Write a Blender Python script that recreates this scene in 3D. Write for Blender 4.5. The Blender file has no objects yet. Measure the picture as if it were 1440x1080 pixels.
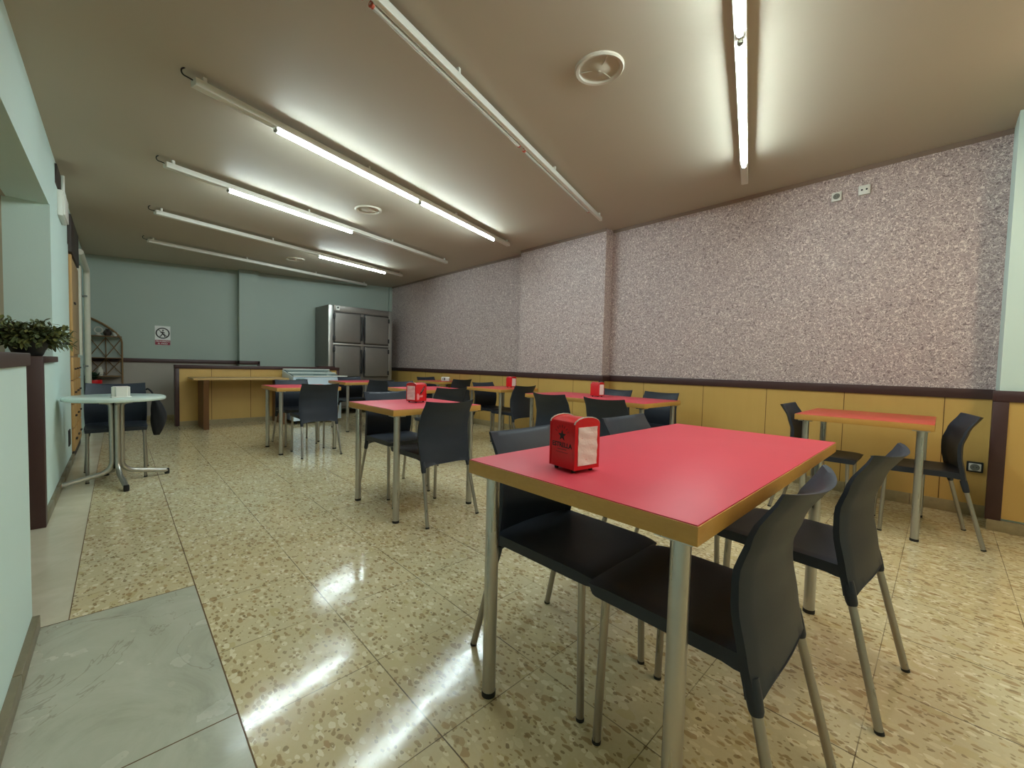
import bpy, bmesh, math, random
from mathutils import Vector, Matrix
random.seed(7)
sc = bpy.context.scene
COL = sc.collection
PI = math.pi

# ------------------------------------------------------------------ materials
def s2l(c):
    return c / 12.92 if c <= 0.04045 else ((c + 0.055) / 1.055) ** 2.4
def rgb(r, g, b):
    return (s2l(r / 255), s2l(g / 255), s2l(b / 255), 1.0)

class NT:
    """small helper round a node tree"""
    def __init__(s, name):
        s.m = bpy.data.materials.new(name); s.m.use_nodes = True
        s.t = s.m.node_tree; s.n = s.t.nodes; s.b = s.n['Principled BSDF']
    def node(s, kind, **kw):
        o = s.n.new(kind)
        for k, v in kw.items(): setattr(o, k, v)
        return o
    def link(s, a, b): s.t.links.new(a, b)
    def math(s, op, a, b=None, c=None):
        o = s.node('ShaderNodeMath', operation=op)
        for i, v in enumerate((a, b, c)):
            if v is None: continue
            if isinstance(v, (int, float)): o.inputs[i].default_value = v
            else: s.link(v, o.inputs[i])
        return o.outputs[0]
    def mix(s, f, a, b, mode='MIX'):
        o = s.node('ShaderNodeMix', data_type='RGBA', blend_type=mode)
        for i, v in ((0, f), (6, a), (7, b)):
            if isinstance(v, (int, float)): o.inputs[i].default_value = v
            elif isinstance(v, tuple): o.inputs[i].default_value = v
            else: s.link(v, o.inputs[i])
        return o.outputs[2]
    def pos(s): return s.node('ShaderNodeNewGeometry').outputs['Position']
    def obj(s): return s.node('ShaderNodeTexCoord').outputs['Object']
    def noise(s, vec, scale, detail=3, rough=0.5, dist=0.0):
        o = s.node('ShaderNodeTexNoise'); s.link(vec, o.inputs['Vector'])
        o.inputs['Scale'].default_value = scale; o.inputs['Detail'].default_value = detail
        o.inputs['Roughness'].default_value = rough; o.inputs['Distortion'].default_value = dist
        return o.outputs['Fac']
    def vor(s, vec, scale, feature='F1', rnd=1.0):
        o = s.node('ShaderNodeTexVoronoi', feature=feature); s.link(vec, o.inputs['Vector'])
        o.inputs['Scale'].default_value = scale; o.inputs['Randomness'].default_value = rnd
        return o
    def ramp(s, f, *stops):
        o = s.node('ShaderNodeValToRGB'); s.link(f, o.inputs[0]); e = o.color_ramp.elements
        while len(e) < len(stops): e.new(0.5)
        for i, (p, c) in enumerate(stops):
            e[i].position = p; e[i].color = c if isinstance(c, tuple) else (c, c, c, 1)
        return o.outputs[0]
    def mapping(s, vec, scale=(1, 1, 1), rot=(0, 0, 0), loc=(0, 0, 0)):
        o = s.node('ShaderNodeMapping'); s.link(vec, o.inputs['Vector'])
        o.inputs['Scale'].default_value = scale; o.inputs['Rotation'].default_value = rot
        o.inputs['Location'].default_value = loc
        return o.outputs[0]
    def bump(s, h, strength=0.2, dist=0.01):
        o = s.node('ShaderNodeBump'); s.link(h, o.inputs['Height'])
        o.inputs['Strength'].default_value = strength; o.inputs['Distance'].default_value = dist
        s.link(o.outputs[0], s.b.inputs['Normal'])
    def set(s, color=None, rough=None, metal=None, spec=None):
        for k, v in (('Base Color', color), ('Roughness', rough), ('Metallic', metal), ('Specular IOR Level', spec)):
            if v is None: continue
            if isinstance(v, (int, float, tuple)): s.b.inputs[k].default_value = v
            else: s.link(v, s.b.inputs[k])
        return s.m

def plain(name, c, rough=0.5, metal=0.0, vary=0.06, scale=14, bump=0.0, spec=None):
    m = NT(name); p = m.obj(); f = m.noise(p, scale, 4, 0.6)
    dark = tuple(x * (1 - vary) for x in c[:3]) + (1,); lite = tuple(min(1, x * (1 + vary)) for x in c[:3]) + (1,)
    if bump: m.bump(m.noise(p, scale * 6, 3), bump, 0.004)
    return m.set(m.mix(f, dark, lite), rough, metal, spec)

def wall_paint(name, c, vary=0.05, bump=0.08):
    m = NT(name); p = m.pos()
    f = m.noise(p, 1.3, 5, 0.6)
    dark = tuple(x * (1 - vary) for x in c[:3]) + (1,); lite = tuple(min(1, x * (1 + vary)) for x in c[:3]) + (1,)
    m.bump(m.noise(p, 90, 3), bump, 0.004)
    return m.set(m.mix(f, dark, lite), 0.65)

def terrazzo():
    m = NT('terrazzo'); p = m.pos()
    sep = m.node('ShaderNodeSeparateXYZ'); m.link(p, sep.inputs[0])
    big = m.noise(p, 2.2, 4, 0.6); fine = m.noise(p, 60, 4, 0.7)
    base = m.mix(big, rgb(206, 195, 160), rgb(222, 213, 180))
    base = m.mix(m.math('MULTIPLY', fine, 0.55), base, rgb(176, 156, 108))
    # every tile a little different
    tx = m.math('FLOOR', m.math('DIVIDE', m.math('SUBTRACT', sep.outputs[0], 0.52), 0.402))
    ty = m.math('FLOOR', m.math('DIVIDE', m.math('ADD', sep.outputs[1], 1.045), 0.4))
    cmb = m.node('ShaderNodeCombineXYZ'); m.link(tx, cmb.inputs[0]); m.link(ty, cmb.inputs[1])
    wn = m.node('ShaderNodeTexWhiteNoise', noise_dimensions='3D'); m.link(cmb.outputs[0], wn.inputs['Vector'])
    base = m.mix(m.math('MULTIPLY', wn.outputs['Value'], 0.30), base, rgb(198, 176, 128))
    base = m.mix(m.math('MULTIPLY', m.ramp(m.noise(p, 1.1, 5, 0.6), (0.42, 0.0), (0.62, 1.0)), 0.4), base, rgb(198, 174, 126))
    warp = m.node('ShaderNodeVectorMath', operation='ADD')
    nz = m.node('ShaderNodeTexNoise'); m.link(p, nz.inputs['Vector']); nz.inputs['Scale'].default_value = 30
    sc_ = m.node('ShaderNodeVectorMath', operation='SCALE'); m.link(nz.outputs['Color'], sc_.inputs[0]); sc_.inputs['Scale'].default_value = 0.022
    m.link(p, warp.inputs[0]); m.link(sc_.outputs[0], warp.inputs[1]); pw = warp.outputs[0]
    def chips(scale, rot, size, share, colours, stretch):
        nonlocal base
        v = m.vor(m.mapping(pw, (1, stretch, 1), (0, 0, rot)), scale)
        s3 = m.node('ShaderNodeSeparateColor'); m.link(v.outputs['Color'], s3.inputs[0])
        inside = m.math('LESS_THAN', v.outputs['Distance'], m.math('MULTIPLY', s3.outputs[0], size))
        pick = m.math('LESS_THAN', s3.outputs[1], share)
        c = m.mix(s3.outputs[2], colours[0], colours[1])
        base = m.mix(m.math('MULTIPLY', m.math('MULTIPLY', inside, pick), 0.8), base, c)
    chips(15, 0.9, 0.62, 0.5, (rgb(190, 172, 126), rgb(214, 200, 158)), 1.4)
    chips(30, 0.4, 0.6, 0.75, (rgb(232, 222, 190), rgb(208, 194, 152)), 1.7)
    chips(20, 1.9, 0.50, 0.36, (rgb(164, 134, 92), rgb(184, 162, 120)), 1.9)
    chips(29, 2.7, 0.52, 0.42, (rgb(146, 122, 84), rgb(182, 154, 108)), 2.1)
    chips(52, 1.1, 0.55, 0.5, (rgb(126, 108, 78), rgb(164, 140, 100)), 1.5)
    # joints of the 40 cm tiles
    def joint(axis, off, step, w):
        a = m.math('ADD', sep.outputs[axis], -off + step * 200)
        fr = m.math('MODULO', a, step)
        d = m.math('MINIMUM', fr, m.math('SUBTRACT', step, fr))
        return m.math('LESS_THAN', d, w)
    jx = joint(0, 0.52, 0.402, 0.0014); jy = joint(1, -1.045, 0.4, 0.0019)
    worn = m.ramp(m.noise(p, 3.0, 3), (0.35, 0.25), (0.6, 1.0))
    jm = m.math('MULTIPLY', m.math('MAXIMUM', jx, jy), worn)
    col = m.mix(m.math('MULTIPLY', jm, 0.9), base, rgb(70, 54, 36))
    rough = m.ramp(m.noise(p, 5, 4, 0.65), (0.3, 0.07), (0.75, 0.16))
    m.bump(m.noise(p, 7, 2), 0.07, 0.02)
    return m.set(col, rough, 0, 0.55)

def grey_slab():
    m = NT('grey_marble'); p = m.pos()
    f = m.noise(p, 3.0, 7, 0.65, 1.5)
    c = m.ramp(f, (0.3, rgb(160, 160, 142)), (0.5, rgb(178, 178, 160)), (0.72, rgb(188, 187, 170)))
    sp = m.vor(m.mapping(p, (1, 1.6, 1), (0, 0, 0.5)), 22)
    s3 = m.node('ShaderNodeSeparateColor'); m.link(sp.outputs['Color'], s3.inputs[0])
    chip = m.math('MULTIPLY', m.math('LESS_THAN', sp.outputs['Distance'], m.math('MULTIPLY', s3.outputs[0], 0.4)), m.math('LESS_THAN', s3.outputs[1], 0.03))
    c = m.mix(m.math('MULTIPLY', chip, 0.3), c, rgb(202, 196, 176))
    vein = m.math('LESS_THAN', m.math('ABSOLUTE', m.math('SUBTRACT', m.noise(p, 2.1, 5, 0.6, 0.8), 0.5)), 0.004)
    c = m.mix(m.math('MULTIPLY', vein, 0.35), c, rgb(120, 112, 92))
    sep = m.node('ShaderNodeSeparateXYZ'); m.link(p, sep.inputs[0])
    return m.set(c, m.ramp(m.noise(p, 6, 4), (0.3, 0.14), (0.7, 0.30)))

def cream_slab():
    m = NT('cream_marble'); p = m.pos()
    c = m.ramp(m.noise(p, 4, 6, 0.6, 0.8), (0.3, rgb(196, 188, 162)), (0.7, rgb(214, 206, 182)))
    return m.set(c, 0.2)

def wallpaper():
    m = NT('wallpaper'); p = m.pos()
    base = m.mix(m.noise(p, 6, 4), rgb(172, 152, 150), rgb(186, 166, 162))
    n1 = m.noise(p, 42, 1.5, 0.5, 0.6)
    l1 = m.math('LESS_THAN', m.math('ABSOLUTE', m.math('SUBTRACT', n1, 0.5)), 0.026)
    p2 = m.mapping(p, (1, 1, 1), (0.3, 0.2, 0.5), (3.1, 1.7, 5.3))
    n2 = m.noise(p2, 38, 1.5, 0.5, 0.6)
    l2 = m.math('LESS_THAN', m.math('ABSOLUTE', m.math('SUBTRACT', n2, 0.5)), 0.024)
    c = m.mix(m.math('MULTIPLY', l2, 0.75), base, rgb(108, 88, 88))
    c = m.mix(m.math('MULTIPLY', l1, 0.8), c, rgb(240, 226, 218))
    m.bump(m.math('SUBTRACT', l1, l2), 0.25, 0.003)
    return m.set(c, 0.55)

def wood(name, a, b, scale=9.0, stretch=(0.12, 1, 1), rough=0.45):
    m = NT(name); p = m.obj()
    v = m.mapping(p, stretch)
    f = m.noise(v, scale * 6, 5, 0.65, 0.7)
    g = m.noise(v, scale, 3, 0.5)
    c = m.mix(f, a, b)
    c = m.mix(m.math('MULTIPLY', g, 0.4), c, tuple(x * 0.72 for x in a[:3]) + (1,))
    m.bump(f, 0.05, 0.003)
    return m.set(c, rough)

def steel(name, c, rough=0.3):
    m = NT(name); p = m.obj()
    f = m.noise(m.mapping(p, (1, 1, 0.05)), 60, 3)
    r = m.ramp(f, (0.3, max(0.05, rough - 0.08)), (0.7, rough + 0.08))
    return m.set(m.mix(f, tuple(x * 0.9 for x in c[:3]) + (1,), c), r, 0.95)

def glow(name, c, strength):
    m = NT(name)
    m.b.inputs['Base Color'].default_value = (0.9, 0.9, 0.9, 1)
    m.b.inputs['Emission Color'].default_value = c
    # the back of the tube (towards the ceiling) is half opaque
    sep = m.node('ShaderNodeSeparateXYZ'); m.link(m.node('ShaderNodeNewGeometry').outputs['Normal'], sep.inputs[0])
    up = m.node('ShaderNodeMapRange'); m.link(sep.outputs[2], up.inputs['Value'])
    for k, v in (('From Min', -0.45), ('From Max', 0.7), ('To Min', strength), ('To Max', strength * 0.16)): up.inputs[k].default_value = v
    m.link(up.outputs[0], m.b.inputs['Emission Strength'])
    return m.m

M = dict(
    terrazzo=terrazzo(), slab=grey_slab(), cream=cream_slab(), wallpaper=wallpaper(),
    ceiling=wall_paint('ceiling_paint', rgb(184, 173, 154), 0.04, 0.05),
    shade_band=wall_paint('taupe_shade_band', rgb(132, 112, 98)), stone_dark=plain('skirting_stone_dark', rgb(124, 114, 90), 0.4, vary=0.25, scale=30),  # the taupe stands in for shade along the top of the right wall
    vent=plain('vent_paint', rgb(198, 189, 172), 0.45, vary=0.02),
    white_wall=wall_paint('pale_green_paint', rgb(208, 230, 224), 0.04),
    back_wall=wall_paint('grey_green_paint', rgb(160, 172, 162), 0.04),
    dado=wall_paint('dado_paint', rgb(160, 152, 142)),
    niche=wall_paint('niche_paint', rgb(172, 166, 144), 0.04),
    yellow=wood('ochre_panel', rgb(204, 164, 90), rgb(212, 174, 100), 3, (1, 1, 0.15), 0.4),
    seam=plain('panel_seam', rgb(96, 66, 26), 0.7),
    trim=plain('dark_brown_trim', rgb(66, 40, 38), 0.45, vary=0.12),
    stone=plain('skirting_stone', rgb(158, 142, 106), 0.4, vary=0.25, scale=30),
    red=plain('red_laminate', rgb(208, 66, 82), 0.44, vary=0.03, spec=0.35),
    red2=plain('orange_red_laminate', rgb(206, 78, 60), 0.36, vary=0.03),
    edge=wood('beech_edge', rgb(186, 136, 62), rgb(208, 160, 84), 6, (1, 1, 3), 0.4),
    steel=steel('brushed_steel', (0.52, 0.50, 0.47, 1), 0.32), leg_steel=steel('chair_leg_steel', (0.40, 0.37, 0.33, 1), 0.34),
    chrome=plain('dull_chrome', (0.50, 0.48, 0.44, 1), 0.3, 0.95, 0.05),
    shell=plain('charcoal_plastic', rgb(41, 46, 56), 0.48, vary=0.08, scale=20, bump=0.04, spec=0.35),
    black=plain('black_rubber', rgb(22, 22, 22), 0.6),
    batten=plain('white_enamel', rgb(222, 218, 206), 0.4, vary=0.02),
    tube=glow('lit_tube', (0.80, 0.98, 1.0, 1), 58), warmtube=glow('warm_lit_tube', (1.0, 0.80, 0.58, 1), 54),
    deadtube=plain('unlit_tube', rgb(206, 206, 198), 0.2, vary=0.02),
    copper=plain('reddish_cap', rgb(190, 84, 62), 0.4),
    white=plain('white_plastic', rgb(226, 226, 218), 0.35, vary=0.02),
    grey=plain('grey_plastic', rgb(120, 120, 112), 0.5),
    redmetal=plain('red_enamel', rgb(206, 22, 30), 0.28, vary=0.04),
    napkin=plain('paper', rgb(236, 226, 222), 0.8, vary=0.05, scale=30, bump=0.3),
    print_black=plain('black_print', rgb(24, 16, 16), 0.5),
    print_dark=plain('faint_print', rgb(118, 14, 18), 0.4),
    print_pink=plain('pink_print', rgb(226, 150, 150), 0.6),
    fridge=plain('fridge_steel', rgb(126, 120, 114), 0.42, 0.55, 0.05),
    fridge_trim=plain('fridge_trim', rgb(168, 166, 160), 0.32, 0.8, 0.05),
    gasket=plain('dark_gasket', rgb(30, 30, 32), 0.5),
    desk_top=wood('light_desk_wood', rgb(206, 172, 116), rgb(190, 150, 92), 5, (1, 0.15, 1), 0.4),
    desk_leg=wood('dark_desk_wood', rgb(98, 60, 24), rgb(116, 74, 32), 5, (1, 1, 0.15), 0.45),
    freezer=plain('freezer_white', rgb(222, 240, 255), 0.3, vary=0.02),
    glass_lid=plain('tinted_lid', rgb(96, 122, 122), 0.12, vary=0.1),
    marble_top=plain('pale_table_top', rgb(206, 222, 214), 0.16, vary=0.1, scale=6),
    bamboo=wood('bamboo', rgb(110, 82, 46), rgb(140, 106, 62), 10, (1, 1, 1), 0.5),
    pine=wood('pine', rgb(192, 148, 88), rgb(210, 168, 108), 4, (1, 1, 0.12), 0.5),
    tanboard=wood('tan_board', rgb(168, 138, 98), rgb(182, 152, 110), 4, (1, 1, 0.12), 0.5),
    dark_brown=plain('near_black_brown', rgb(58, 48, 42), 0.6),
    redpot=plain('red_pot', rgb(200, 24, 28), 0.3),
    pot=plain('black_pot', rgb(28, 30, 30), 0.45),
    soil=plain('soil', rgb(52, 40, 28), 0.9, vary=0.3),
    leaf=plain('grey_green_leaf', rgb(92, 104, 66), 0.55, vary=0.35, scale=30),
    leaf2=plain('olive_leaf', rgb(128, 132, 74), 0.55, vary=0.3, scale=30),
    leaf_dark=plain('dark_leaf', rgb(40, 66, 44), 0.5, vary=0.3),
    cloth=plain('black_cloth', rgb(20, 20, 24), 0.9, vary=0.2, bump=0.3),
    signred=plain('sign_red', rgb(142, 34, 54), 0.5),
    signwhite=plain('sign_white', rgb(226, 226, 222), 0.5),
    pipe=plain('cream_pipe', rgb(212, 208, 190), 0.4),
    ornament=plain('pale_ornament', rgb(196, 192, 178), 0.5),
)

# ------------------------------------------------------------------ mesh helpers
def frame(d):
    d = d.normalized(); a = Vector((0, 0, 1)) if abs(d.z) < 0.9 else Vector((1, 0, 0))
    u = d.cross(a).normalized(); return u, d.cross(u).normalized()

def add_box(bm, lo, hi, bev=0.0, seg=2, mi=0):
    t = bmesh.new(); bmesh.ops.create_cube(t, size=1)
    lo, hi = Vector(lo), Vector(hi)
    for v in t.verts: v.co = Vector([lo[i] + (hi[i] - lo[i]) * (v.co[i] + 0.5) for i in range(3)])
    if bev: bmesh.ops.bevel(t, geom=t.edges[:], offset=bev, segments=seg, affect='EDGES', profile=0.5)
    join(bm, t, mi)

def join(bm, t, mi=0, mat=None):
    mp = {}
    for v in t.verts: mp[v] = bm.verts.new(mat @ v.co if mat else v.co)
    for f in t.faces:
        try:
            g = bm.faces.new([mp[v] for v in f.verts]); g.material_index = mi; g.smooth = True
        except ValueError: pass
    t.free()

def add_tube(bm, pts, r, seg=14, cap=True, mi=0):
    pts = [Vector(p) for p in pts]; n = len(pts)
    rr = r if isinstance(r, (list, tuple)) else [r] * n
    rings = []; u = None
    for i, p in enumerate(pts):
        d = (pts[min(i + 1, n - 1)] - pts[max(i - 1, 0)]).normalized()
        if u is None: u, w = frame(d)
        else:
            u = (u - d * u.dot(d)).normalized(); w = d.cross(u)
        rings.append([bm.verts.new(p + (u * math.cos(2 * PI * k / seg) + w * math.sin(2 * PI * k / seg)) * rr[i]) for k in range(seg)])
    for a, b in zip(rings, rings[1:]):
        for k in range(seg):
            f = bm.faces.new((a[k], a[(k + 1) % seg], b[(k + 1) % seg], b[k])); f.material_index = mi; f.smooth = True
    if cap:
        for ring, rev in ((rings[0], False), (rings[-1], True)):
            f = bm.faces.new(ring[::-1] if not rev else ring); f.material_index = mi

def bend(pts, rad, n=6):
    """round the corners of a polyline"""
    pts = [Vector(p) for p in pts]; out = [pts[0]]
    for a, b, c in zip(pts, pts[1:], pts[2:]):
        d1, d2 = (a - b), (c - b); r = min(rad, d1.length * 0.49, d2.length * 0.49)
        p, q = b + d1.normalized() * r, b + d2.normalized() * r
        for i in range(n + 1):
            t = i / n; out.append(p * (1 - t) ** 2 + b * 2 * t * (1 - t) + q * t * t)
    out.append(pts[-1]); return out

def add_lathe(bm, prof, seg=32, c=(0, 0, 0), mi=0):
    rings = []
    for r, z in prof:
        if r < 1e-5: rings.append([bm.verts.new((c[0], c[1], c[2] + z))])
        else: rings.append([bm.verts.new((c[0] + r * math.cos(2 * PI * k / seg), c[1] + r * math.sin(2 * PI * k / seg), c[2] + z)) for k in range(seg)])
    for a, b in zip(rings, rings[1:]):
        for k in range(seg):
            q = [a[k % len(a)], a[(k + 1) % len(a)], b[(k + 1) % len(b)], b[k % len(b)]]
            q2 = []
            for v in q:
                if v not in q2: q2.append(v)
            if len(q2) > 2:
                f = bm.faces.new(q2); f.material_index = mi; f.smooth = True

def add_prism(bm, poly, axis, a, b, mi=0):
    """poly in the two other axes (cyclic order), swept along axis from a to b"""
    def P(u, v, w):
        return {0: (w, u, v), 1: (u, w, v), 2: (u, v, w)}[axis]
    lo = [bm.verts.new(P(u, v, a)) for u, v in poly]; hi = [bm.verts.new(P(u, v, b)) for u, v in poly]
    n = len(poly)
    for k in range(n):
        f = bm.faces.new((lo[k], lo[(k + 1) % n], hi[(k + 1) % n], hi[k])); f.material_index = mi
    for q in (lo[::-1], hi):
        f = bm.faces.new(q); f.material_index = mi

def add_grid(bm, fn, nu, nv, mi=0):
    g = [[bm.verts.new(fn(i / nu, j / nv)) for j in range(nv + 1)] for i in range(nu + 1)]
    for i in range(nu):
        for j in range(nv):
            f = bm.faces.new((g[i][j], g[i + 1][j], g[i + 1][j + 1], g[i][j + 1])); f.material_index = mi; f.smooth = True
    return g

def stitch(bm, a, b):
    """close two grids of the same size along their borders"""
    nu, nv = len(a) - 1, len(a[0]) - 1
    loop = [(i, 0) for i in range(nu)] + [(nu, j) for j in range(nv)] + [(i, nv) for i in range(nu, 0, -1)] + [(0, j) for j in range(nv, 0, -1)]
    for (i, j), (k, l) in zip(loop, loop[1:] + loop[:1]):
        f = bm.faces.new((a[i][j], b[i][j], b[k][l], a[k][l])); f.smooth = True

def obj(name, bm, mat, parent=None, kind=None, label=None, angle=35, world=False):
    if world and parent is not None:
        off = Vector(parent.location)
        q = parent
        while q.parent: q = q.parent; off += Vector(q.location)
        for v in bm.verts: v.co -= off
    bmesh.ops.recalc_face_normals(bm, faces=bm.faces[:])
    me = bpy.data.meshes.new(name); bm.to_mesh(me); bm.free()
    for mm in (mat if isinstance(mat, (list, tuple)) else [mat]): me.materials.append(mm)
    me.polygons.foreach_set('use_smooth', [True] * len(me.polygons))
    me.set_sharp_from_angle(angle=math.radians(angle))
    o = bpy.data.objects.new(name, me); COL.objects.link(o)
    if parent is not None: o.parent = parent
    if kind: o['kind'] = kind
    if label: o['label'] = label
    return o

def tag(o, label, cat, group=None):
    o['label'] = label; o['category'] = cat
    if group: o['group'] = group
    return o

def thing(name, label, cat, loc=(0, 0, 0), rz=0.0, group=None):
    o = bpy.data.objects.new(name, None); COL.objects.link(o)
    o.location = loc; o.rotation_euler = (0, 0, rz); o.empty_display_size = 0.1
    return tag(o, label, cat, group)

def dup(root, loc, rz, label, group=None):
    r = root.copy(); COL.objects.link(r); r.location = loc; r.rotation_euler = (0, 0, rz); r['label'] = label
    if group: r['group'] = group
    def rec(src, dst):
        for ch in list(src.children):
            c = ch.copy(); COL.objects.link(c); c.parent = dst; rec(ch, c)
    rec(root, r); return r

def box_obj(name, lo, hi, mat, parent=None, bev=0.0, kind=None, label=None, world=False):
    bm = bmesh.new(); add_box(bm, lo, hi, bev); return obj(name, bm, mat, parent, kind, label, world=world)

def text_bm(body, size, mat4, bold=0.0):
    """lettering as a thin solid mesh; text lies in local XY, reads along +X"""
    cu = bpy.data.curves.new('lettering', 'FONT'); cu.body = body; cu.size = size
    cu.align_x = 'CENTER'; cu.align_y = 'CENTER'; cu.extrude = 0.0004; cu.offset = bold; cu.resolution_u = 3
    o = bpy.data.objects.new('lettering', cu); COL.objects.link(o)
    dg = bpy.context.evaluated_depsgraph_get(); me = bpy.data.meshes.new_from_object(o.evaluated_get(dg))
    bm = bmesh.new(); bm.from_mesh(me); bm.transform(mat4)
    bpy.data.objects.remove(o); bpy.data.curves.remove(cu); bpy.data.meshes.remove(me)
    return bm

def face_mat(origin, right, up):
    r, u = Vector(right).normalized(), Vector(up).normalized(); n = r.cross(u)
    return Matrix(((r.x, u.x, n.x, origin[0]), (r.y, u.y, n.y, origin[1]), (r.z, u.z, n.z, origin[2]), (0, 0, 0, 1)))

# ------------------------------------------------------------------ the room
YR, YL, XB, XF = -4.68, 0.35, 9.10, -3.0
KC = 0.24 / 5.02
def ceil_z(y): return 2.60 + (0.34 - y) * KC
ST = 'structure'

bm = bmesh.new()
def fl(x0, x1, y0, y1, mi):
    add_box(bm, (x0, y0, -0.08), (x1, y1, 0), mi=mi)
fl(XF, 9.3, -4.9, -0.2445, 0)
fl(2.335, 9.3, -0.2445, 0.152, 0)
fl(2.335, 9.3, 0.152, 3.2, 2)
fl(1.391, 2.333, -0.2425, 3.2, 1)
fl(0.45, 1.389, -0.2425, 3.2, 1)
fl(XF, 0.448, -0.2425, 3.2, 1)
floor = obj('floor', bm, [M['terrazzo'], M['slab'], M['cream']], kind=ST)
bm = bmesh.new()
add_box(bm, (XF, -0.2462, -0.07), (9.1, -0.2428, 0.0006))
add_box(bm, (2.332, 0.1505, -0.07), (9.1, 0.1535, 0.0006))
add_box(bm, (2.3325, -0.2445, -0.07), (2.3355, 0.3, 0.0006))
add_box(bm, (1.3885, -0.2445, -0.07), (1.3915, 0.3, 0.0006))
add_box(bm, (0.4475, -0.2445, -0.07), (0.4505, 0.3, 0.0006))
obj('trim_1', bm, M['seam'], kind=ST)

bm = bmesh.new()
add_prism(bm, [(YR - 0.2, ceil_z(YR - 0.2)), (0.56, ceil_z(0.56)), (0.56, 3.05), (YR - 0.2, 3.05)], 0, XF, 9.3)
obj('ceiling', bm, M['ceiling'], kind=ST)

# right wall: wallpaper above, ochre wainscot below
PX0, PX1, PY = 3.05, 4.59, -4.52       # the pilaster
NX, NY = -0.27, -4.35                  # the pale pilaster at the right edge of the view
ZT0, ZT1 = 0.885, 0.96                 # dark rail
bm = bmesh.new()
add_box(bm, (NX, YR - 0.2, 0), (9.3, YR, 3.0))
add_box(bm, (PX0, YR - 0.02, 0), (PX1, PY, 2.9))
wall_right = obj('wall_right', bm, M['wallpaper'], kind=ST)
bm = bmesh.new()
def shade_band(x0, x1, y):  # added thin strip, its dark colour paints the shade where wall meets ceiling
    add_prism(bm, [(y + 0.001, ceil_z(y) + 0.01), (y + 0.001, ceil_z(y) - 0.035), (y + 0.006, ceil_z(y) - 0.022), (y + 0.016, ceil_z(y) - 0.004), (y + 0.025, ceil_z(y) + 0.01)], 0, x0, x1)
shade_band(NX, PX0, YR); shade_band(PX0 - 0.0, PX1, PY); shade_band(PX1, XB, YR)
obj('trim_shade_band', bm, M['shade_band'], kind=ST)
bm = bmesh.new()
add_box(bm, (NX, YR, 0.09), (PX0, YR + 0.018, ZT0)); add_box(bm, (PX0 - 0.018, YR, 0.09), (PX1 + 0.018, PY + 0.018, ZT0)); add_box(bm, (PX1, YR, 0.09), (XB, YR + 0.018, ZT0))
add_box(bm, (XF, NY - 0.02, 0.09), (NX + 0.0, NY + 0.018, ZT0))
obj('wall_right_panelling', bm, M['yellow'], kind=ST)
bm = bmesh.new()
for x in (-0.016, 0.6, 1.207, 1.821, 2.536):
    add_box(bm, (x - 0.0025, YR + 0.0175, 0.09), (x + 0.0025, YR + 0.0188, ZT0))
for x in (3.496, 4.143): add_box(bm, (x - 0.0025, PY + 0.0175, 0.09), (x + 0.0025, PY + 0.0188, ZT0))
for k in range(7): add_box(bm, (5.1 + k * 0.6, YR + 0.0175, 0.09), (5.105 + k * 0.6, YR + 0.0188, ZT0))
obj('trim_3', bm, M['seam'], kind=ST)
bm = bmesh.new()
def rail(x0, x1, y): add_box(bm, (x0, y, ZT0), (x1, y + 0.032, ZT1), 0.004)
rail(NX, PX0, YR); rail(PX0 - 0.03, PX1 + 0.03, PY); rail(PX1, XB, YR); rail(XF, NX + 0.03, NY)
add_box(bm, (PX0 - 0.03, PY - 0.02, 0.09), (PX0 + 0.03, PY + 0.028, ZT0), 0.003)
add_box(bm, (PX0 - 0.032, YR, ZT0), (PX0, PY + 0.03, ZT1), 0.003)
add_box(bm, (NX - 0.045, NY - 0.03, 0.07), (NX + 0.028, NY + 0.028, ZT0), 0.003)
obj('trim_4', bm, M['trim'], kind=ST)
bm = bmesh.new()
def skirt(x0, x1, y, z=0.09, d=0.024):
    n = max(1, round((x1 - x0) / 0.4))
    for i in range(n):
        a = x0 + (x1 - x0) * i / n; b = x0 + (x1 - x0) * (i + 1) / n
        add_box(bm, (a + 0.001, y, 0), (b - 0.001, y + d, z), 0.003)
skirt(NX, PX0, YR); skirt(PX0, PX1, PY); skirt(PX1, XB, YR); skirt(XF, NX + 0.02, NY, 0.075, 0.03)
obj('baseboard_right', bm, M['stone'], kind=ST)
bm = bmesh.new(); add_box(bm, (XF, YR - 0.2, 0), (NX, NY, 3.0))
obj('wall_right_pillar', bm, M['white_wall'], kind=ST)

# back wall with its own shallow pilaster and dark rail
bm = bmesh.new()
add_box(bm, (XB, YR - 0.2, 0), (XB + 0.2, 0.56, 3.0))
add_box(bm, (XB - 0.16, -1.91, 0), (XB + 0.02, -1.61, 2.9))
obj('wall_back', bm, M['back_wall'], kind=ST)
bm = bmesh.new()
add_box(bm, (XB - 0.03, -1.61, 0.965), (XB, 0.36, 1.03), 0.004)
add_box(bm, (XB - 0.19, -1.93, 0.965), (XB - 0.155, -1.58, 1.03), 0.004)
add_box(bm, (XB - 0.19, -1.61, 0.965), (XB - 0.03, -1.58, 1.03), 0.004)
add_box(bm, (XB - 0.19, -1.935, 0.6), (XB - 0.155, -1.895, 1.03), 0.004)
obj('trim_5', bm, M['trim'], kind=ST)
bm = bmesh.new(); add_box(bm, (XB - 0.07, YR + 0.005, 0), (XB, YR + 0.075, 2.83))
obj('trim_6', bm, M['back_wall'], kind=ST)
bm = bmesh.new(); add_box(bm, (XB - 0.022, -1.6, 0), (XB, 0.36, 0.08), 0.003)
obj('baseboard_back', bm, M['stone'], kind=ST)
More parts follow.
